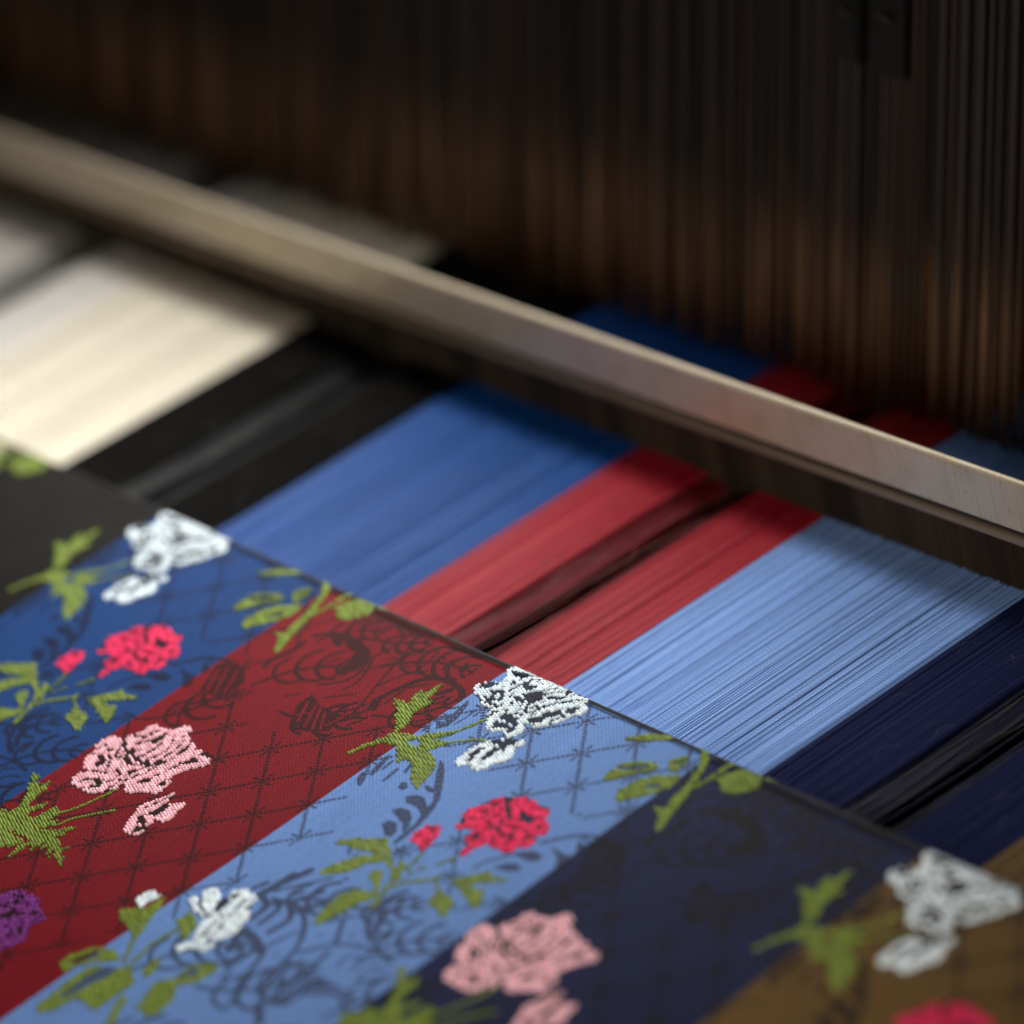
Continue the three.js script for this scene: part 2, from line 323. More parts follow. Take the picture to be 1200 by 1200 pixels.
    { kind: 'line', width: 0.0092, points: [722, -1040, 733, -1089] },
    { kind: 'fill', points: [734, -1175, 728, -1137, 731, -1094, 790, -1090, 836, -1089, 874, -1101, 815, -1111, 774, -1136, 766, -1168] },
    { kind: 'line', width: -0.0071, points: [742, -1161, 738, -1122, 758, -1096] },
    { kind: 'line', width: -0.0061, points: [774, -1123, 799, -1098, 837, -1097] },
    { kind: 'line', width: -0.0051, points: [761, -1158, 759, -1123] },
    { kind: 'line', width: 0.0143, points: [730, -1191, 768, -1222] },
    { kind: 'line', width: 0.0082, points: [734, -1116, 722, -1132, 732, -1163] },
    { kind: 'line', width: 0.0092, points: [673, -1181, 689, -1217] },
    { kind: 'line', width: 0.0071, points: [659, -1153, 675, -1189] },
    { kind: 'line', width: 0.0071, points: [624, -1184, 618, -1160] },
    { kind: 'line', width: 0.0061, points: [711, -1084, 723, -1113] },
    { kind: 'line', width: 0.0071, points: [775, -998, 808, -996] },
    { kind: 'line', width: 0.0082, points: [820, -1062, 844, -1056, 850, -1038] },
    { kind: 'line', width: 0.0061, points: [590, -895, 597, -896] },
    { kind: 'line', width: 0.0056, points: [675, -1018, 680, -1019] },
    { kind: 'line', width: 0.0056, points: [720, -990, 725, -991] },
    { kind: 'line', width: 0.0056, points: [651, -1093, 654, -1094] },
    { kind: 'line', width: 0.0056, points: [703, -1094, 707, -1093] },
    { kind: 'line', width: 0.0102, points: [711, -863, 693, -892, 703, -934, 732, -968, 763, -982] },
    { kind: 'line', width: 0.0122, points: [726, -910, 727, -938, 752, -965] },
    { kind: 'line', width: 0.0102, points: [773, -943, 778, -968] },
    { kind: 'line', width: 0.0051, points: [767, -1058, 757, -1036, 769, -1020] },
    { kind: 'line', width: 0.0051, points: [792, -1052, 788, -1022, 810, -1008] },
    { kind: 'line', width: 0.0051, points: [812, -1049, 817, -1027, 841, -1021] },
  ],
  damask_crescents: [
    { kind: 'line', width: 0.0113, points: [-19, -459, -4, -443, 20, -433, 67, -425] },
    { kind: 'fill', points: [29, -432, 71, -423, 117, -440, 134, -466, 137, -492, 111, -528, 105, -489, 91, -454, 67, -454] },
    { kind: 'line', width: 0.0063, points: [125, -449, 152, -491, 141, -529, 108, -555] },
    { kind: 'line', width: 0.0050, points: [132, -445, 170, -501, 162, -542] },
    { kind: 'line', width: 0.0151, points: [21, -444, 43, -453] },
    { kind: 'line', width: 0.0050, points: [143, -349, 175, -400, 191, -461, 226, -553] },
    { kind: 'line', width: 0.0050, points: [132, -445, 136, -415, 148, -386] },
    { kind: 'line', width: 0.0038, points: [147, -487, 176, -449, 194, -396, 222, -373] },
    { kind: 'line', width: 0.0044, points: [238, -435, 234, -402, 227, -377] },
    { kind: 'line', width: 0.0088, points: [277, -405, 271, -381] },
    { kind: 'line', width: 0.0088, points: [304, -393, 302, -374] },
    { kind: 'line', width: 0.0063, points: [329, -393, 328, -373] },
    { kind: 'line', width: 0.0164, points: [16, -357, 62, -353, 111, -355, 159, -358] },
    { kind: 'line', width: 0.0057, points: [33, -386, 34, -368] },
    { kind: 'line', width: 0.0057, points: [57, -387, 62, -367] },
    { kind: 'line', width: 0.0057, points: [84, -390, 90, -361] },
    { kind: 'line', width: 0.0189, points: [236, -351, 275, -342, 313, -327, 364, -333] },
    { kind: 'fill', points: [245, -557, 233, -535, 239, -511, 256, -536, 264, -556] },
    { kind: 'line', width: 0.0076, points: [245, -522, 251, -469, 278, -440] },
    { kind: 'line', width: 0.0126, points: [245, -508, 256, -459, 286, -428, 328, -425, 368, -437, 373, -455] },
    { kind: 'line', width: 0.0050, points: [209, -501, 223, -450, 255, -425] },
    { kind: 'line', width: 0.0126, points: [325, -462, 336, -442] },
    { kind: 'line', width: 0.0032, points: [198, -429, 214, -438] },
    { kind: 'line', width: 0.0050, points: [248, -383, 254, -383] },
    { kind: 'fill', points: [154, -658, 122, -613, 121, -579, 164, -596, 203, -595, 251, -588, 227, -615, 237, -637, 207, -655, 175, -666] },
    { kind: 'line', width: -0.0057, points: [162, -646, 134, -600] },
    { kind: 'line', width: -0.0057, points: [187, -652, 153, -596] },
    { kind: 'line', width: -0.0057, points: [205, -649, 169, -600] },
    { kind: 'line', width: -0.0050, points: [218, -641, 186, -604] },
    { kind: 'line', width: -0.0050, points: [219, -627, 226, -595] },
    { kind: 'line', width: -0.0044, points: [144, -636, 166, -616] },
    { kind: 'line', width: 0.0063, points: [193, -573, 219, -585] },
    { kind: 'line', width: 0.0050, points: [203, -595, 230, -565] },
    { kind: 'line', width: 0.0050, points: [252, -608, 265, -586] },
    { kind: 'line', width: 0.0044, points: [67, -511, 82, -481] },
    { kind: 'line', width: 0.0050, points: [161, -436, 188, -421] },
    { kind: 'line', width: 0.0038, points: [120, -459, 100, -428] },
    { kind: 'line', width: 0.0044, points: [206, -446, 223, -422] },
    { kind: 'line', width: 0.0057, points: [264, -476, 288, -448] },
    { kind: 'line', width: 0.0057, points: [289, -483, 309, -457] },
    { kind: 'line', width: 0.0050, points: [263, -532, 262, -484] },
    { kind: 'line', width: 0.0063, points: [343, -486, 356, -465] },
    { kind: 'line', width: 0.0050, points: [82, -609, 100, -591] },
    { kind: 'line', width: 0.0044, points: [9, -385, 43, -395] },
    { kind: 'line', width: 0.0044, points: [90, -361, 133, -373] },
    { kind: 'line', width: 0.0038, points: [110, -393, 126, -377] },
    { kind: 'line', width: 0.0044, points: [148, -578, 192, -538] },
    { kind: 'line', width: 0.0063, points: [236, -603, 250, -578] },
  ],
  damask_rosebud: [
    { kind: 'line', width: 0.0105, points: [-25, -570, -35, -555, -18, -518, -20, -480] },
    { kind: 'fill', points: [-77, -676, -112, -609, -95, -594, -53, -592, -20, -622, -21, -671, -55, -679] },
    { kind: 'line', width: -0.0057, points: [-63, -673, -97, -617] },
    { kind: 'line', width: -0.0048, points: [-42, -672, -86, -605] },
    { kind: 'line', width: -0.0048, points: [-26, -663, -62, -602] },
    { kind: 'line', width: -0.0043, points: [-93, -642, -63, -630] },
    { kind: 'line', width: 0.0057, points: [-58, -713, -38, -686, -9, -669] },
  ],
};


// ---------------------------------------------------------------------------------------------
// the cloth surface: flat towards the weaver, rolling down over the breast rail at its far end
const ROLL = -0.366, RADIUS = 0.06, TURN = 1.42;
function clothAt(s) {   // -> v, n, slope angle
  if (s <= ROLL) return [s, 0.0012 * Math.sin(s * 9), 0];
  const a = Math.min((s - ROLL) / RADIUS, TURN);
  const over = Math.max(0, (s - ROLL) - TURN * RADIUS);
  return [ROLL + RADIUS * Math.sin(a) + over * Math.cos(TURN), 0.0012 * Math.sin(ROLL * 9) - RADIUS * (1 - Math.cos(a)) - over * Math.sin(TURN), a];
}
function onCloth(u, s, h) {
  const [v, n, a] = clothAt(s);
  return W(u, v + Math.sin(a) * h, n + Math.cos(a) * h);
}
const S_NEAR = -1.62, S_FAR = -0.235;
const STRIPES = [
  { u0: -1.617, u1: -1.1172, kind: 'cream', cloth: '#c9bfa4', warp: '#ebe3ce', label: 'cream stripe of the cloth' },
  { u0: -1.1172, u1: -0.6205, kind: 'black', cloth: '#110e0b', warp: '#0c0a08', label: 'black stripe of the cloth' },
  { u0: -0.6205, u1: -0.1172, kind: 'blue', cloth: '#183768', warp: '#0f4b94', label: 'deep blue stripe of the cloth' },
  { u0: -0.1172, u1: 0.3795, kind: 'red', cloth: '#6a0e17', warp: '#a81e2e', label: 'dark red stripe of the cloth' },
  { u0: 0.3795, u1: 0.8828, kind: 'light blue', cloth: '#6080b6', warp: '#88ade9', label: 'light blue stripe of the cloth' },
  { u0: 0.8828, u1: 1.3795, kind: 'navy', cloth: '#191e3e', warp: '#20264f', label: 'navy stripe of the cloth' },
  { u0: 1.3795, u1: 1.90, kind: 'gold', cloth: '#624922', warp: '#7c5f2c', label: 'golden brown stripe of the cloth' },
];
// masks of one repeat, one pixel per half thousandth
const MW = 2000, MS0 = -1.62, MH = 2800;
function maskCanvas(draw) {
  const c = document.createElement('canvas'); c.width = MW; c.height = MH;
  const g = c.getContext('2d'); g.fillStyle = '#000'; g.fillRect(0, 0, MW, MH);
  g.lineCap = 'round'; g.lineJoin = 'round';
  for (const k of [-1, 0, 1, 2]) { g.save(); g.scale(2000, 2000); g.translate(k, -MS0); draw(g); g.restore(); }
  const d = g.getImageData(0, 0, MW, MH).data, m = new Uint8Array(MW * MH);
  for (let i = 0; i < m.length; i++) m[i] = d[4 * i];
  return m;
}
const maskAt = (m, u, s) => { const x = Math.floor((u - Math.floor(u)) * MW), y = Math.floor((s - MS0) * 2000); return y < 0 || y >= MH ? 0 : m[y * MW + x]; };
function tracePath(g, p, close, curve) {
  g.beginPath(); g.moveTo(p[0] / 1000, p[1] / 1000);
  if (!curve || p.length < 6) for (let i = 2; i < p.length; i += 2) g.lineTo(p[i] / 1000, p[i + 1] / 1000);
  else {
    for (let i = 2; i < p.length - 2; i += 2) g.quadraticCurveTo(p[i] / 1000, p[i + 1] / 1000, (p[i] + p[i + 2]) / 2000, (p[i + 1] + p[i + 3]) / 2000);
    g.lineTo(p[p.length - 2] / 1000, p[p.length - 1] / 1000);
  }
  if (close) g.closePath();
}
function drawMotif(g, shapes, on, off, grow = 0) {
  for (const sh of shapes) {
    g.fillStyle = g.strokeStyle = sh.kind === 'hole' || sh.width < 0 ? off : on;
    if (sh.kind === 'line') { g.lineWidth = Math.abs(sh.width) * (sh.width < 0 && grow ? 2.5 : 1); tracePath(g, sh.points, false, true); g.stroke(); }
    else { tracePath(g, sh.points, true, false); g.fill(); if (sh.kind === 'hole' && grow) { g.lineWidth = grow; g.stroke(); } }
  }
}
const STAR = { u: 0.62147 % 1, s: -0.38048, du: 0.0625, ds: 0.06915 };
const damask = maskCanvas((g) => {
  // trellis of diagonal lines with a star at every crossing, left out where the scrolls grow
  g.strokeStyle = '#fff'; g.lineCap = 'butt';
  for (let i = -14; i < 24; i++) for (let j = -14; j < 14; j++) {
    if ((i + j) & 1) continue;
    const u = STAR.u + STAR.du * i, s = STAR.s + STAR.ds * j;
    if (u < -0.1 || u > 1.1 || s < -1.62 || s > -0.25) continue;
    const ph = u - Math.floor(u);
    const dl = STAR.du, dv = STAR.ds;
    g.lineWidth = 0.0068; g.setLineDash([0.0062, 0.0022]);
    g.beginPath(); g.moveTo(u, s); g.lineTo(u + dl, s + dv); g.moveTo(u, s); g.lineTo(u + dl, s - dv); g.stroke();
    g.setLineDash([]); g.lineWidth = 0.0046;
    const r = 0.022;
    g.beginPath(); g.moveTo(u - r, s); g.lineTo(u - r * 0.38, s); g.moveTo(u + r * 0.38, s); g.lineTo(u + r, s);
    g.moveTo(u, s - r * 1.15); g.lineTo(u, s - r * 0.42); g.moveTo(u, s + r * 0.42); g.lineTo(u, s + r * 1.15); g.stroke();
  }
  g.lineCap = 'round';
  // clear ground for the scrolls
  g.fillStyle = '#000';
  const clear = (pts) => { tracePath(g, pts, true, false); g.fill(); };
  clear([-30, -250, 400, -250, 400, -480, 330, -560, 240, -640, 140, -690, 60, -700, -20, -560]);
  clear([400, -560, 560, -560, 640, -590, 640, -700, 600, -800, 480, -830, 400, -720]);
  clear([440, -860, 560, -850, 700, -840, 860, -860, 930, -1000, 900, -1260, 760, -1620, 200, -1620, 300, -1300, 440, -1100]);
  clear([760, -580, 960, -560, 960, -700, 880, -790, 740, -780]);
  // feathered leaves of the damask
  const feather = (u0, s0, u1, s1, bend, barbs, w) => {
    const mu = (u0 + u1) / 2 - (s1 - s0) * bend, ms = (s0 + s1) / 2 + (u1 - u0) * bend, L = Math.hypot(u1 - u0, s1 - s0);
    g.strokeStyle = '#fff'; g.lineWidth = w * 1.2; g.beginPath(); g.moveTo(u0, s0); g.quadraticCurveTo(mu, ms, u1, s1); g.stroke();
    for (let q = 1; q <= barbs; q++) {
      const t = q / (barbs + 0.6), x = (1 - t) * (1 - t) * u0 + 2 * t * (1 - t) * mu + t * t * u1, y = (1 - t) * (1 - t) * s0 + 2 * t * (1 - t) * ms + t * t * s1;
      const tx = (mu - u0) * (1 - t) + (u1 - mu) * t, ty = (ms - s0) * (1 - t) + (s1 - ms) * t, tl = Math.hypot(tx, ty), l = L * 0.36 * Math.sin(Math.PI * (0.15 + 0.8 * t));
      for (const sd of [-1, 1]) {
        const nx = -ty / tl * sd, ny = tx / tl * sd, ax = tx / tl, ay = ty / tl;
        g.lineWidth = w * 1.5 * (0.6 + 0.4 * Math.sin(Math.PI * t)); g.beginPath(); g.moveTo(x, y); g.quadraticCurveTo(x + (nx * 0.7 + ax * 0.1) * l, y + (ny * 0.7 + ay * 0.1) * l, x + (nx * 0.75 + ax * 0.75) * l, y + (ny * 0.75 + ay * 0.75) * l); g.stroke();
      }
    }
  };
  for (const a of [[0.0, -0.62, 0.12, -0.49, 0.25, 4], [0.11, -0.645, 0.25, -0.56, -0.3, 4], [0.17, -0.46, 0.33, -0.385, 0.25, 5], [0.27, -0.565, 0.37, -0.46, -0.3, 4], [0.0, -0.47, 0.09, -0.385, 0.3, 4], [0.09, -0.41, 0.19, -0.355, -0.2, 4]]) feather(...a, 0.0058);
  for (const a of [[0.53, -1.02, 0.67, -0.94, 0.25, 4], [0.6, -1.22, 0.74, -1.08, -0.3, 5], [0.78, -1.03, 0.88, -0.91, 0.3, 4], [0.47, -1.26, 0.6, -1.1, 0.25, 5], [0.72, -1.34, 0.87, -1.2, -0.25, 5], [0.85, -1.16, 0.95, -1.03, 0.3, 4], [0.9, -0.79, 0.97, -0.64, -0.3, 4], [0.55, -1.42, 0.7, -1.33, 0.25, 4], [0.66, -0.94, 0.76, -0.87, -0.25, 4]]) feather(...a, 0.0062);
  for (const k of ['damask_plume', 'damask_dashes', 'damask_drops', 'damask_scroll', 'damask_crescents', 'damask_rosebud']) drawMotif(g, MOTIFS[k], '#fff', '#000');
});
const GREEN = '#728238';
const FLOATS = {   // brocaded motifs: colour, length of one float, label
  white_rose: { name: 'woven_rose', color: '#dde8ee', len: 0.009, h: 0.0042, ragged: 0.005, fleck: 0.17, label: 'white rose woven at the edge of the cloth' },
  rose_stem: { name: 'woven_stem', color: GREEN, len: 0.012, h: 0.0026 },
  sprig: { name: 'woven_sprig', color: GREEN, len: 0.026, h: 0.004, ragged: 0.004 },
  pink_bud: { name: 'woven_bud', color: '#d42a58', len: 0.02, h: 0.003, ragged: 0.008, fleck: 0.14 },
  pink_carnation: { name: 'woven_carnation', color: '#d42a58', len: 0.02, h: 0.003, ragged: 0.008, fleck: 0.2, label: 'hot pink carnation woven in the cloth' },
  carnation_leaves: { name: 'woven_leaf_spray', color: GREEN, len: 0.024, h: 0.004, ragged: 0.004 },
  leaf_cluster: { name: 'woven_leaf_spray', color: GREEN, len: 0.024, h: 0.004, ragged: 0.004 },
  pale_rose: { name: 'woven_rose', color: '#ecbac4', len: 0.009, h: 0.0042, ragged: 0.005, fleck: 0.17, label: 'pale pink rose woven in the cloth' },
  fern: { name: 'woven_fern', color: '#6c7c2e', len: 0.028, h: 0.004, ragged: 0.006 },
  fern_stem: { name: 'woven_stem', color: '#6c7c2e', len: 0.012, h: 0.0026 },
  small_white_bud: { name: 'woven_bud', color: '#dde8ee', len: 0.0125, h: 0.004 },
  bud_greens: { name: 'woven_leaf_spray', color: '#6f802b', len: 0.024, h: 0.004, ragged: 0.004 },
  white_tulip: { name: 'woven_tulip', color: '#dde8ee', len: 0.02, h: 0.004, ragged: 0.003, fleck: 0.1, label: 'white closed flower woven in the light blue stripe' },
  purple_carnation: { name: 'woven_carnation', color: '#6a2170', len: 0.016, h: 0.003, ragged: 0.008, fleck: 0.2, label: 'purple carnation woven in the red stripe' },
};
for (const k in FLOATS) FLOATS[k].mask = null;
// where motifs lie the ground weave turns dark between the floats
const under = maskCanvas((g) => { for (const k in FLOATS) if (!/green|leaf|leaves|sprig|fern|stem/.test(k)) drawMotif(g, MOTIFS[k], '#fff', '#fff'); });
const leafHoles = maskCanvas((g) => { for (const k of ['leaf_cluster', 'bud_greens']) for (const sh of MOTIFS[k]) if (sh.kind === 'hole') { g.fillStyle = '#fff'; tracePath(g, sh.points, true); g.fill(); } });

// ---------------------------------------------------------------------------------------------
// cloth
const cloth = thing('brocade_cloth', W(0.3, -0.8, 0), 'striped floral brocade cloth coming off the loom in the lower left', 'cloth');

// twill relief of the ground weave, one small tile
function weaveBump() {
  const N = 128, d = new Uint8Array(N * N * 4), T = 16;
  for (let y = 0; y < N; y++) for (let x = 0; x < N; x++) {
    const cx = Math.floor(x / T), cy = Math.floor(y / 8), shift = (cx * 3 + cy * 5) % 8;
    const a = ((x / T) % 1) - 0.5, b = (((y + shift * 6) / 48) % 1) - 0.5;
    let h = (1 - 4 * a * a) * (0.55 + 0.45 * Math.sqrt(Math.max(0, 1 - 4 * b * b))) * (0.85 + 0.15 * hash(cx, cy));
    h = Math.round(255 * clamp01(h)); const i = 4 * (y * N + x); d[i] = d[i + 1] = d[i + 2] = h; d[i + 3] = 255;
  }
  return dataTexture(d, N, N, false);
}
const bumpTile = weaveBump();
function stripeTexture(st) {
  const w = 1024, h = 2048, d = new Uint8Array(w * h * 4);
  const base = rgb(st.cloth).map((x) => x), dark = st.kind === 'light blue' ? rgb('#343a50') : st.kind === 'red' ? rgb('#2a0f12') : st.kind === 'blue' ? rgb('#151b33') : st.kind === 'cream' ? rgb('#6b6450') : rgb('#17130f');
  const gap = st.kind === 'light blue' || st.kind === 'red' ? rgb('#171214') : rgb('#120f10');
  const cu = 0.0044, cs = 0.0036;
  const enc = (x) => 255 * (x <= 0.0031308 ? 12.92 * x : 1.055 * Math.pow(x, 1 / 2.4) - 0.055);
  for (let y = 0; y < h; y++) {
    const s = lerp(S_NEAR, S_FAR, (y + 0.5) / h);
    for (let x = 0; x < w; x++) {
      const u = lerp(st.u0, st.u1, (x + 0.5) / w);
      const cj = Math.floor(s / cs), ci = Math.floor(u / cu + (cj & 1) * 0.5);
      const uc = (ci + 0.5 - (cj & 1) * 0.5) * cu, sc = (cj + 0.5) * cs;
      let k = 0.35 * maskAt(damask, uc, sc) / 255 + 0.65 * maskAt(damask, u, s) / 255;
      // dark picks of the damask, tied down by single ground threads
      if (k > 0.5) { const tie = ((ci * 2 + cj * 3) % 7 + 7) % 7; k = tie === 0 ? 0.55 : 0.9 + 0.1 * hash(ci, cj); } else k = k > 0.2 ? 0.3 : 0;
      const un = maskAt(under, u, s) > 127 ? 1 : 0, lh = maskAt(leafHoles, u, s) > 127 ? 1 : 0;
      const rib = 0.88 + 0.12 * Math.sin((u * 0.65 + s * 0.76) / 0.0064 * 6.283 + 0.8 * vnoise(u * 60, s * 60));
      const grain = 0.78 + 0.26 * hash(Math.floor(x / 5), Math.floor(y / 4)) + 0.18 * hash(x >> 1, y >> 1), slub = 0.94 + 0.12 * vnoise(u * 260, s * 9) , wide = 0.95 + 0.1 * vnoise(u * 9 + 3, s * 9);
      const i = 4 * (y * w + x), m = rib * grain * slub * wide;
      for (let c = 0; c < 3; c++) {
        let q = lerp(base[c], dark[c], k);
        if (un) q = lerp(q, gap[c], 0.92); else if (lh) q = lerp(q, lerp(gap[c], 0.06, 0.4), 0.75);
        d[i + c] = Math.max(0, Math.min(255, enc(q * m)));
      }
      d[i + 3] = 255;
    }
  }
  return dataTexture(d, w, h, true);
}
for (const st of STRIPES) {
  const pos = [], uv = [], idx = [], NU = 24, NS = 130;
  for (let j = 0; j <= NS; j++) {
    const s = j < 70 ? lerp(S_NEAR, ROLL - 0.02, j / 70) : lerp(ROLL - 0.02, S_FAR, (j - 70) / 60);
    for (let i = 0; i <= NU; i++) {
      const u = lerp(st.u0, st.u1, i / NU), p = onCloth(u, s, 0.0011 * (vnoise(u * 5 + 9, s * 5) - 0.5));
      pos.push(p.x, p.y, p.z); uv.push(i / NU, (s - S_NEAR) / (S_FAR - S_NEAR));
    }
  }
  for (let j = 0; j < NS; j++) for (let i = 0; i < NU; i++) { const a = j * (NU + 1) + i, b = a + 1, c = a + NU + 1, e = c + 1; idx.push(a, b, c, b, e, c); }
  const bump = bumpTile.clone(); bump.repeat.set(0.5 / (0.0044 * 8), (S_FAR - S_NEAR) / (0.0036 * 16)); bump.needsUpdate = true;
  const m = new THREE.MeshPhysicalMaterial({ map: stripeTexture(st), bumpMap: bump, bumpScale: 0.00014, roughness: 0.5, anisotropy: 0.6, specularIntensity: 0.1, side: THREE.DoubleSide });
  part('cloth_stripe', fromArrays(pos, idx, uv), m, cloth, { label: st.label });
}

// dark threads added along the rolled edge, standing in for its shaded rim
for (let q = 0; q < 10; q++) {
  const pts = [];
  for (let k = 0; k <= 90; k++) { const u = lerp(-1.6, 1.88, k / 90), s = ROLL + 0.058 - 0.0022 * q - 0.00022 * q * q + 0.004 * (vnoise(u * 7 + q * 5, q) - 0.5) + 0.004 * (vnoise(u * 2, 40) - 0.5); pts.push(onCloth(u, s, 0.0016 + 0.001 * vnoise(u * 30, q))); }
  part('edge_shade_thread', new THREE.TubeGeometry(new THREE.CatmullRomCurve3(pts), 360, (q < 6 ? 0.0014 : 0.0009) * S, 5), new THREE.MeshStandardMaterial({ color: new THREE.Color(q % 2 ? '#1b1512' : '#120e10'), roughness: 0.8 }), cloth);
}

// brocading floats: short rounded lengths of thread laid side by side over the ground
const LEAN = -0.36, cosL = Math.cos(LEAN), sinL = Math.sin(LEAN), PITCH = 0.0052;
function localMask(shapes, grow) {
  let a = 1e9, b = -1e9, c = 1e9, e = -1e9;
  for (const sh of shapes) for (let i = 0; i < sh.points.length; i += 2) { a = Math.min(a, sh.points[i]); b = Math.max(b, sh.points[i]); c = Math.min(c, sh.points[i + 1]); e = Math.max(e, sh.points[i + 1]); }
  a -= 12; b += 12; c -= 12; e += 12;
  const K = 2, w = (b - a) * K, h = (e - c) * K, cv = document.createElement('canvas'); cv.width = w; cv.height = h;
  const g = cv.getContext('2d'); g.fillStyle = '#000'; g.fillRect(0, 0, w, h); g.lineCap = g.lineJoin = 'round';
  g.scale(1000 * K, 1000 * K); g.translate(-a / 1000, -c / 1000); drawMotif(g, shapes, '#fff', '#000', grow);
  const d = g.getImageData(0, 0, w, h).data;
  return { u0: a / 1000, u1: b / 1000, s0: c / 1000, s1: e / 1000, at: (u, s) => { const x = Math.floor((u * 1000 - a) * K), y = Math.floor((s * 1000 - c) * K); return x >= 0 && y >= 0 && x < w && y < h && d[4 * (y * w + x)] > 127; } };
}
function floatList(key) {
  const f = FLOATS[key], m = localMask(MOTIFS[key], f.fleck ? 0.002 : 0.001), whole = f.fleck ? localMask(MOTIFS[key].filter((x) => x.kind === 'fill'), 0) : null, out = [];
  const corners = [[m.u0, m.s0], [m.u1, m.s0], [m.u0, m.s1], [m.u1, m.s1]];
  const along = corners.map(([u, s]) => u * cosL + s * sinL), across = corners.map(([u, s]) => -u * sinL + s * cosL);
  const q0 = Math.min(...across), q1 = Math.max(...across), p0 = Math.min(...along), p1 = Math.max(...along);
  let row = 0;
  for (let q = q0; q < q1; q += PITCH, row++) {
    const phase = ((row * 0.37 + 0.12 * hash(row, 61)) % 1) * f.len;
    let start = null;
    for (let p = p0; p <= p1 + 0.001; p += 0.001) {
      const u = p * cosL - q * sinL, s = p * sinL + q * cosL, jag = f.ragged || 0, inside = s < -0.30 && (m.at(u + jag * (hash(row, Math.floor(p / 0.006)) - 0.5), s + jag * (hash(row + 500, Math.floor(p / 0.006)) - 0.5)) && !(f.fleck && vnoise(u * 170, s * 55 - u * 40) * 0.75 + 0.25 * hash(row, Math.floor(p / 0.005)) > 1 - f.fleck) || (whole && whole.at(u, s) && hash(row + 900, Math.floor((p + row * 0.004) / 0.011)) < 0.1));
      if (inside && start === null) start = p;
      const cut = Math.floor((p - phase) / f.len) !== Math.floor((p + 0.001 - phase) / f.len);
      if (start !== null && (!inside || cut)) { if (p - start > 0.003) out.push([start, p, q]); start = inside ? p : null; }
    }
  }
  return out;
}
function floatGeometry(key, list, k) {
  const f = FLOATS[key], pos = [], idx = [], col = [], c0 = rgb(f.color), NA = 6, NC = 5;
  list.forEach(([a, b, q], si) => {
    const tone = 0.74 + 0.44 * hash(si, k + 31), hue = (hash(si, k + 77) - 0.5) * 0.08, hh = f.h * (0.85 + 0.3 * hash(si, 5)), dq = (hash(si, 9) - 0.5) * 0.0012, ext = 0.0005;
    const base = pos.length / 3;
    for (let i = 0; i <= NA; i++) {
      const t = i / NA, p = lerp(a - ext, b + ext, t), e = Math.sqrt(Math.max(0.02, 1 - Math.pow(Math.abs(2 * t - 1), 2.6)));
      for (let j = 0; j <= NC; j++) {
        const th = Math.PI * j / NC, off = -Math.cos(th) * PITCH * 0.54 * (0.45 + 0.55 * e) + dq, up = Math.sin(th) * hh * e - 0.0004;
        const qq = q + off, w = onCloth(p * cosL - qq * sinL + k, p * sinL + qq * cosL, up + 0.0005);
        pos.push(w.x, w.y, w.z); col.push(c0[0] * tone * (1 + hue), c0[1] * tone, c0[2] * tone * (1 - hue));
      }
    }
    for (let i = 0; i < NA; i++) for (let j = 0; j < NC; j++) { const A = base + i * (NC + 1) + j, B = A + 1, C = A + NC + 1, D = C + 1; idx.push(A, C, B, B, C, D); }
  });
  return fromArrays(pos, idx, null, col);
}
const threadMat = new THREE.MeshPhysicalMaterial({ vertexColors: true, roughness: 0.55, specularIntensity: 0.35, side: THREE.DoubleSide });
camera.updateMatrixWorld(); camera.updateProjectionMatrix();
const inFrame = (list, k) => list.some(([a, b, q]) => { const p = onCloth(a * cosL - q * sinL + k, a * sinL + q * cosL, 0).project(camera); return Math.abs(p.x) < 1.06 && Math.abs(p.y) < 1.06; });
for (const key in FLOATS) {
  const list = floatList(key);
  for (const k of [-2, -1, 0, 1, 2]) {
    if (!inFrame(list, k)) continue;
    const f = FLOATS[key];
    part(f.name, floatGeometry(key, list, k), threadMat, cloth, f.label ? { label: f.label } : null);
  }
}

// ---------------------------------------------------------------------------------------------
// warp threads, one band per colour, from the edge of the cloth through the reed to the harness
const REED_V = 0.385, HARNESS_V = 0.76;
function warpHeight(v) { return v < REED_V ? lerp(-0.096, -0.12, (v + 0.3) / (REED_V + 0.3)) : lerp(-0.12, -0.142, (v - REED_V) / (HARNESS_V - REED_V)); }
function twistTexture() {
  const N = 32, d = new Uint8Array(N * N * 4);
  for (let y = 0; y < N; y++) for (let x = 0; x < N; x++) { const q = 0.5 + 0.5 * Math.cos((x + y) / N * 2 * Math.PI * 2), v = Math.round(255 * (0.8 + 0.2 * q)); const i = 4 * (y * N + x); d[i] = d[i + 1] = d[i + 2] = v; d[i + 3] = 255; }
  return dataTexture(d, N, N, true);
}
const twist = twistTexture();
const warpMat = new THREE.MeshPhysicalMaterial({ vertexColors: true, map: twist, roughness: 0.45, specularIntensity: 0.35 });
const blackWarpMat = new THREE.MeshPhysicalMaterial({ vertexColors: true, map: twist, roughness: 0.7, specularIntensity: 0.1 });
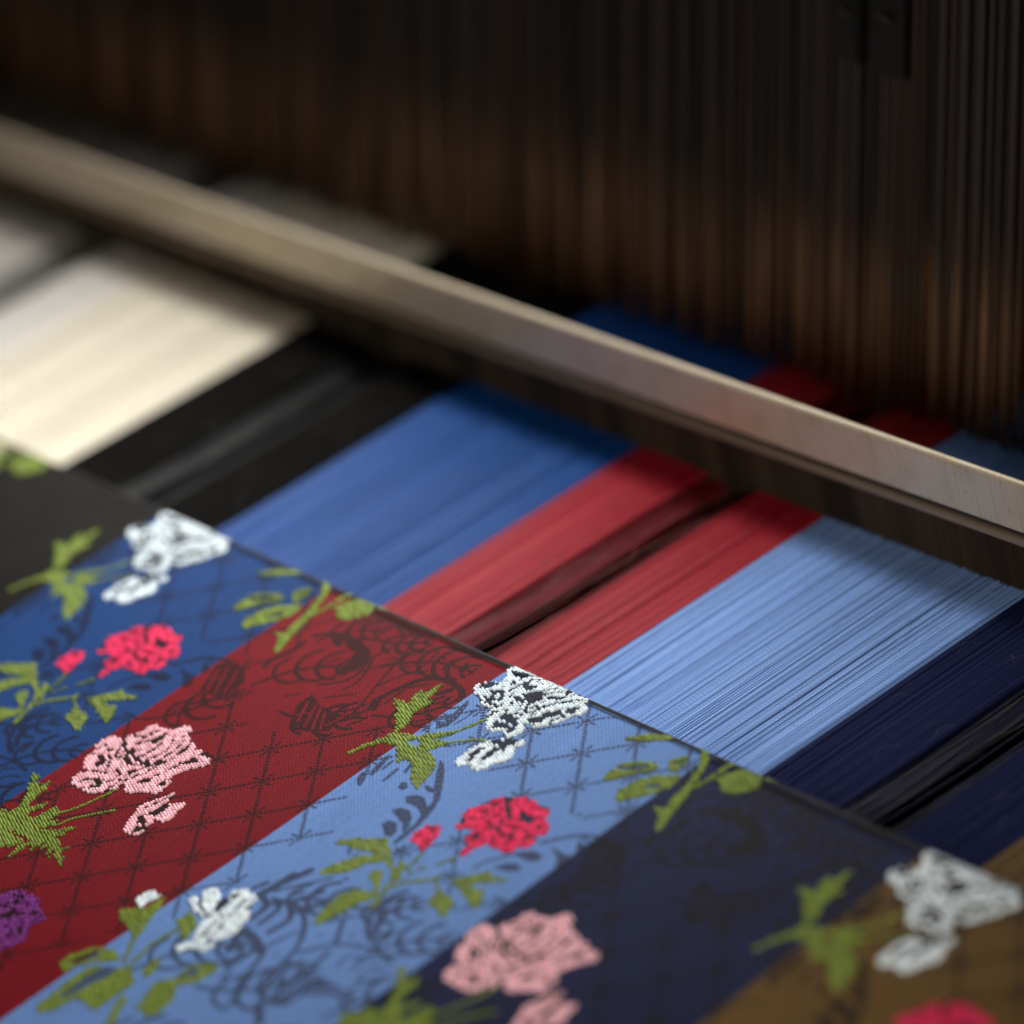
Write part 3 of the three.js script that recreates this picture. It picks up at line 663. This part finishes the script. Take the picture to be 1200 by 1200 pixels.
function addThread(out, u, r, drop, color, reedU, tail, slack = 0) {
  const vs = [-0.318, -0.29, -0.2, -0.05, 0.08, 0.18, 0.27, REED_V - 0.03, REED_V + 0.03, 0.6, HARNESS_V, tail], SIDES = 5, base = out.pos.length / 3;
  vs.forEach((v, i) => {
    const t = clamp01((v + 0.3) / (REED_V + 0.3)), uu = v <= REED_V ? lerp(u, reedU, t * t * (0.35 + 0.65 * t)) : lerp(reedU, u, (v - REED_V) / (1.6));
    const n = warpHeight(v) - drop * Math.min(1, Math.max(0, (v + 0.3) / 0.15)) - slack * t * (v < REED_V ? 1 : 1) + (v < -0.3 ? 0.01 : 0);
    for (let j = 0; j < SIDES; j++) {
      const a = 2 * Math.PI * j / SIDES, p = W(uu + Math.cos(a) * r, v, n + Math.sin(a) * r);
      out.pos.push(p.x, p.y, p.z); out.uv.push(j / SIDES, v / 0.017 + hash(base) * 3.7); out.col.push(...color);
    }
  });
  for (let i = 0; i < vs.length - 1; i++) for (let j = 0; j < SIDES; j++) { const A = base + i * SIDES + j, B = base + i * SIDES + (j + 1) % SIDES; out.idx.push(A, A + SIDES, B, B, A + SIDES, B + SIDES); }
}
const BANDS = STRIPES.map((s) => ({ ...s }));
BANDS[0].u0 = -2.9;
const NAMES = { cream: 'cream and white', black: 'black', blue: 'deep blue', red: 'red', 'light blue': 'light blue', navy: 'navy blue', gold: 'golden brown' };
const WHERE = { cream: 'running under the reed at the far left', black: 'between the cream and the deep blue bands', blue: 'between the black and the red bands', red: 'with a dark gap, between deep blue and light blue', 'light blue': 'sharp bright stripe right of the red band', navy: 'beside the light blue band at the right edge', gold: 'in a small corner at the right edge beyond the white rose' };
for (const b of BANDS) {
  const root = thing('warp_band', W((b.u0 + b.u1) / 2, -0.3, -0.1), NAMES[b.kind] + ' warp threads ' + WHERE[b.kind], 'warp threads');
  const out = { pos: [], idx: [], uv: [], col: [] }, loose = { pos: [], idx: [], uv: [], col: [] };
  const step = 0.0019, groupN = 5, c0 = rgb(b.warp), white = rgb('#dedad2');
  let i = 0;
  for (let u = b.u0 + step / 2; u < b.u1; u += step, i++) {
    const ph = u - Math.floor(u), g = Math.floor(u / (step * groupN)), gc = (g + 0.5) * step * groupN;
    const open = smooth(0.055, 0.075, ph) * (1 - smooth(0.195, 0.215, ph));
    const reedU = lerp(u, gc, 0.12 + 0.2 * hash(g, 3)) + (hash(g, 11) - 0.5) * 0.003;
    const fell = lerp(u, gc, 0.02 + 0.09 * hash(g, 7)) + (hash(i, 17) - 0.5) * 0.0009;
    const tone = 0.78 + 0.42 * hash(i, 21) * (0.7 + 0.3 * hash(g, 23)), isWhite = b.kind === 'cream' && u < -1.62;
    const lift = 0.002 * (hash(g, 13) - 0.5), color = (isWhite ? white : c0).map((x) => x * tone);
    const miss = hash(i, 41) < 0.11 || (hash(g, 43) < 0.05 && i % groupN === 0);
    if (open > 0.5) {
      const dense = ph < 0.13 ? 0.8 : ph < 0.168 ? 0.1 : 0.65;
      if (hash(i, 51) < dense) addThread(loose, fell, 0.0013, 0.006 + 0.012 * hash(i, 53), color.map((x) => x * 0.55 + 0.006), lerp(reedU, u - 0.02, 0.5), 1.4, 0.02 * hash(i, 57));
      if (hash(i, 61) < dense * 0.3) addThread(loose, fell, 0.0011, 0.012, [0.05 + 0.2 * c0[0], 0.04 + 0.2 * c0[1], 0.032 + 0.2 * c0[2]], u - 0.05 - 0.04 * hash(i, 63), 1.4, 0.04);
    } else {
      if (!miss) addThread(out, fell, 0.00098 + 0.00025 * hash(i, 71), 0.0022 * hash(i, 73) + lift, color, reedU, 1.4);
      addThread(out, fell + step * 0.5, 0.00105, 0.0036 + 0.003 * hash(i, 79) + lift, color.map((x) => x * 0.95), reedU + step * 0.2, 1.4);
    }
  }
  for (let g0 = Math.floor(b.u0); g0 < b.u1 + 1; g0++) for (let q = 0; q < 9; q++) {
    const at = g0 + 0.08 + 0.055 * hash(q, g0 + 5); if (at < b.u0 || at > b.u1) continue;
    const pale = (0.5 + hash(q, g0 + 9)) * (b.kind === 'black' ? 0.12 : 1);
    addThread(loose, at, 0.0011, 0.003 + 0.008 * hash(q, 3), [0.07 * pale + 0.25 * c0[0], 0.058 * pale + 0.25 * c0[1], 0.048 * pale + 0.25 * c0[2]], at + (hash(q, g0 + 7) - 0.6) * 0.16, 1.4, 0.03 * hash(q, 8));
  }
  for (let q = 0; q < 46; q++) {   // stray fibres
    const hu = lerp(b.u0, b.u1, hash(q, 301)), hv = lerp(-0.26, 0.34, hash(q, 302)), len = 0.02 + 0.05 * hash(q, 303), du = (hash(q, 304) - 0.5) * 0.03, lift0 = 0.004 + 0.012 * hash(q, 305), pts = [];
    for (let k = 0; k <= 5; k++) { const t = k / 5; pts.push(W(hu + du * t + 0.006 * Math.sin(t * 5 + q), hv + len * t, warpHeight(hv + len * t) + 0.003 + lift0 * Math.sin(Math.PI * t))); }
    const tube = new THREE.TubeGeometry(new THREE.CatmullRomCurve3(pts), 10, 0.0004 * S, 4), base = loose.pos.length / 3;
    loose.pos.push(...tube.attributes.position.array); loose.uv.push(...tube.attributes.uv.array); loose.idx.push(...[...tube.index.array].map((x) => x + base));
    for (let k = 0; k < tube.attributes.position.count; k++) loose.col.push(c0[0] * 0.8 + 0.06, c0[1] * 0.8 + 0.06, c0[2] * 0.8 + 0.06);
  }
  part('warp_thread', fromArrays(out.pos, out.idx, out.uv, out.col), b.kind === 'black' || b.kind === 'navy' ? blackWarpMat : warpMat, root, { kind: 'stuff' });
  if (loose.pos.length) part('loose_thread', fromArrays(loose.pos, loose.idx, loose.uv, loose.col), warpMat, root, { kind: 'stuff' });
}

// ---------------------------------------------------------------------------------------------
// reed: cap bar, beading below it, and the comb of thin dents
const U0 = -3.6, U1 = 2.3;
const reed = thing('weaving_reed', W(-0.6, REED_V, -0.2), 'long metal reed with beige cap bar and dark comb across the warp', 'reed');
function brushed(w, h, lo, hi, sx, sy) {
  const d = new Uint8Array(w * h * 4);
  for (let y = 0; y < h; y++) for (let x = 0; x < w; x++) {
    let v = lerp(lo, hi, 0.5 * vnoise(x * sx, y * sy) + 0.3 * vnoise(x * sx * 0.13 + 7, y * sy * 0.5) + 0.2 * hash(x, y));
    const i = 4 * (y * w + x); d[i] = d[i + 1] = d[i + 2] = Math.round(255 * v); d[i + 3] = 255;
  }
  return dataTexture(d, w, h, false);
}
reed.rotation.z = 0.010; reed.position.y -= (0.0154 + 0.03) * S;   // the batten hangs a little lower at its far end
const capRough = brushed(512, 256, 0.32, 0.5, 0.02, 0.9); capRough.repeat.set(6, 30);
function wearTexture() {
  const w = 1024, h = 256, d = new Uint8Array(w * h * 4);
  for (let y = 0; y < h; y++) for (let x = 0; x < w; x++) {
    const line = vnoise(x * 0.02, y * 0.9 + 50), smudge = vnoise(x * 0.035 + 9, y * 0.03), spot = vnoise(x * 0.2, y * 0.2) > 0.88 ? 0.12 : 0;
    const v = 0.93 - 0.07 * smudge * smudge - 0.07 * line - spot * 0.6 - (hash(Math.floor(x / 60), y) < 0.02 ? 0.1 : 0), i = 4 * (y * w + x);
    d[i] = 255 * v; d[i + 1] = 252 * v * (1 - 0.02 * smudge); d[i + 2] = 248 * v * (1 - 0.06 * smudge); d[i + 3] = 255;
  }
  const t = dataTexture(d, w, h, true); t.repeat.set(5, 22); return t;
}
const wear = wearTexture();
const capMat = new THREE.MeshPhysicalMaterial({ color: new THREE.Color('#d6cab5'), metalness: 0.3, roughness: 1, map: wear, roughnessMap: capRough, bumpMap: capRough, bumpScale: 0.00004 });
const beadMat = new THREE.MeshStandardMaterial({ color: new THREE.Color('#8b7d69'), metalness: 0.4, roughness: 0.5 });
const dentMat = new THREE.MeshStandardMaterial({ vertexColors: true, color: new THREE.Color('#43382d'), metalness: 0.35, roughness: 0.6 });
const grooveMat = new THREE.MeshStandardMaterial({ color: new THREE.Color('#2b2620'), metalness: 0.3, roughness: 0.6 });
const arc = (cv, cn, r, a0, a1, k) => Array.from({ length: k + 1 }, (_, i) => { const a = lerp(a0, a1, i / k); return [cv + Math.cos(a) * r, cn + Math.sin(a) * r]; });
const cap = [[0.385, 0.006], ...arc(0.3945, 0.098, 0.0095, Math.PI, Math.PI * 0.3, 8), [0.428, 0.075], [0.44, 0.006]];
part('cap_bar', profile(cap.reverse(), U0, U1), capMat, reed);
part('cap_groove', profile([[0.392, -0.0075], [0.392, 0.0045], [0.432, 0.0045], [0.432, -0.0075]].reverse(), U0, U1), grooveMat, reed);
part('cap_bead', profile([...arc(0.391, -0.0185, 0.0095, Math.PI * 1.5, Math.PI * 0.5, 8), [0.43, -0.009], [0.43, -0.028]].reverse(), U0, U1), beadMat, reed);
{
  const gs = [], one = new THREE.BoxGeometry(0.0022 * S, 0.5 * S, 0.028 * S);
  let i = 0;
  for (let u = U0 + 0.02; u < U1 - 0.02; u += 0.0083, i++) {
    const g = one.clone(); g.rotateY((hash(i, 91) - 0.5) * 0.1);
    const p = W(u + (hash(i, 92) - 0.5) * 0.0012, 0.409, -0.2535); g.translate(p.x, p.y, p.z);
    const tone = 0.35 + 0.75 * vnoise(u * 22, 3) * (0.75 + 0.5 * hash(i, 93)), cc = []; for (let q = 0; q < g.attributes.position.count; q++) cc.push(tone, tone * 0.97, tone * 0.93);
    g.setAttribute('color', new THREE.Float32BufferAttribute(cc, 3)); gs.push(g);
  }
  part('reed_dent', mergeGeometries(gs), dentMat, reed, { kind: 'stuff' });
  part('base_bar', profile([[0.375, -0.62], [0.375, -0.505], [0.47, -0.505], [0.47, -0.62]].reverse(), U0, U1), grooveMat, reed);
}

// ---------------------------------------------------------------------------------------------
// harness: rows of heddle wires behind the reed
const harness = thing('heddle_harness', W(-0.8, HARNESS_V, -0.14), 'dark brown harness of upright heddle cords behind the reed', 'harness');
const heddleMat = new THREE.MeshStandardMaterial({ vertexColors: true, roughness: 0.65, metalness: 0.1 });
const eyeMat = new THREE.MeshStandardMaterial({ color: new THREE.Color('#6b5138'), roughness: 0.45, metalness: 0.5 });
const cordMat2 = new THREE.MeshStandardMaterial({ color: new THREE.Color('#15100c'), roughness: 0.8 });
const CORD = [rgb('#20150d'), rgb('#140d08'), rgb('#291a10')], LIT_BROWN = [rgb('#7b5637'), rgb('#573b25'), rgb('#8a6443')];
const DIR = [0.28, 0.96];
function heddle(u, v, n0, n1, r, sides, turnAt, kind) {   // lit lower band and dim upper length painted into the vertex colours
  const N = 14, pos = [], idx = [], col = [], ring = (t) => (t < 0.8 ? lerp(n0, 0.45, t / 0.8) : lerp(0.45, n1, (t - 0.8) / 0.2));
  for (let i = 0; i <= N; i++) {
    const n = ring(i / N), k = 1 - smooth(turnAt - 0.1, turnAt + 0.16, n), c = CORD[kind], d = LIT_BROWN[(kind * 2) % 3];
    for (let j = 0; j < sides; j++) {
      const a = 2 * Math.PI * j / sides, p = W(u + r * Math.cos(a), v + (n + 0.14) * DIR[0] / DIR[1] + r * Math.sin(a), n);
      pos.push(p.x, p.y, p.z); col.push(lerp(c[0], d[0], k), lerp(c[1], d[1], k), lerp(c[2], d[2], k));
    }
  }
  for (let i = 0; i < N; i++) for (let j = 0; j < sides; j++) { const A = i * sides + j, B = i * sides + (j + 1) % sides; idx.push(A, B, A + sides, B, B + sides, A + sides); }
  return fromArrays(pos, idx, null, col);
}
{
  const far = []; let made = 0;
  const rows = 10;
  for (let row = 0; row < rows; row++) {
    const pitch = 0.021;
    for (let k = 0; ; k++) {
      const u = 1.5 - k * pitch - row * 0.0083 - (hash(k, row + 200) - 0.5) * 0.013; if (u < -4.6) break;
      const v = HARNESS_V + row * 0.075 + (hash(k, row + 300) - 0.5) * 0.03, r = 0.0036 + 0.0028 * hash(k, row + 400);
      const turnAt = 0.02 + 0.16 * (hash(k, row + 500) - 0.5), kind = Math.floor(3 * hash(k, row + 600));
      if (row < 2 && u > -2.3 && made < 298) {
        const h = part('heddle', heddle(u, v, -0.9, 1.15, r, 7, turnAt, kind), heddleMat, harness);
        const eye = new THREE.TorusGeometry(0.009 * S, 0.0028 * S, 5, 12); eye.scale(0.7, 2, 1); eye.rotateX(0.28);
        const q = W(u, v + 0.002, -0.14 + 0.02 * (hash(k, row + 700) - 0.5)); eye.translate(q.x, q.y, q.z); part('heddle_eye', eye, eyeMat, h);
        made++;
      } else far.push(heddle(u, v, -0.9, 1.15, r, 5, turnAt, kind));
    }
  }
  part('added_shade_rail', profile([[0.93, 1.12], [0.93, 1.24], [1.95, 1.24], [1.95, 1.12]].reverse(), -4.7, 1.7), cordMat2, harness);  // unseen beam added above the heddles to shade the warp behind the reed
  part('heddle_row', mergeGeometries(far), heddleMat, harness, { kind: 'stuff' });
}

// a pair of small black clips on the front cords
{
  const clipMat = new THREE.MeshStandardMaterial({ color: new THREE.Color('#070605'), roughness: 0.5 });
  const pin = new THREE.MeshStandardMaterial({ color: new THREE.Color('#3c3c3e'), metalness: 0.3, roughness: 0.4 });
  for (const [u, n, wide, tall, label] of [[0.076, 0.555, 0.05, 0.17, 'narrow black clip on the harness cords, left one at the top right'], [0.18, 0.565, 0.085, 0.2, 'wider black clip with a grey pin on the harness cords, at the top right']]) {
    const c = thing('cord_clip', W(u, 0.955, n), label, 'clip', null);
    const body = new THREE.BoxGeometry(wide * S, tall * S, 0.02 * S); body.rotateX(-0.28);
    const p = W(u, 0.955, n); body.translate(p.x, p.y, p.z); part('clip_body', body, clipMat, c);
    const k = new THREE.CapsuleGeometry(0.004 * S, 0.018 * S, 3, 8); k.rotateZ(1.1); const q = W(u - 0.005, 0.942, n + 0.012); k.translate(q.x, q.y, q.z); part('pin', k, pin, c);
  }
}

// ---------------------------------------------------------------------------------------------
// what carries the work: the breast rail under the cloth and the dark bed below the warp
const darkSteel = new THREE.MeshStandardMaterial({ color: new THREE.Color('#15130f'), roughness: 0.7, metalness: 0.3 });
const rail = part('breast_rail', profile([[-1.7, -0.006], [ROLL, -0.006], ...arc(ROLL, -0.06, 0.054, Math.PI / 2, 0.1, 8), [-0.315, -0.4], [-1.7, -0.4]].reverse(), -3.2, 2.3), darkSteel, scene);
rail.userData = { label: 'dark steel breast rail under the rolled edge of the cloth', category: 'rail' };
const bed = part('floor', profile([[-2.2, -0.95], [3, -0.95], [3, -1.05], [-2.2, -1.05]].reverse(), -5, 3), darkSteel, scene, { kind: 'structure' });
const wall = part('wall', profile([[1.95, -0.94], [2.05, -0.94], [2.05, 1.1], [1.95, 1.1]].reverse(), -7, 3), new THREE.MeshStandardMaterial({ color: new THREE.Color('#0d0a08'), roughness: 0.9 }), scene, { kind: 'structure' });

scene.traverse((o) => { if (o.isMesh) o.castShadow = o.receiveShadow = true; });
renderer.render(scene, camera);
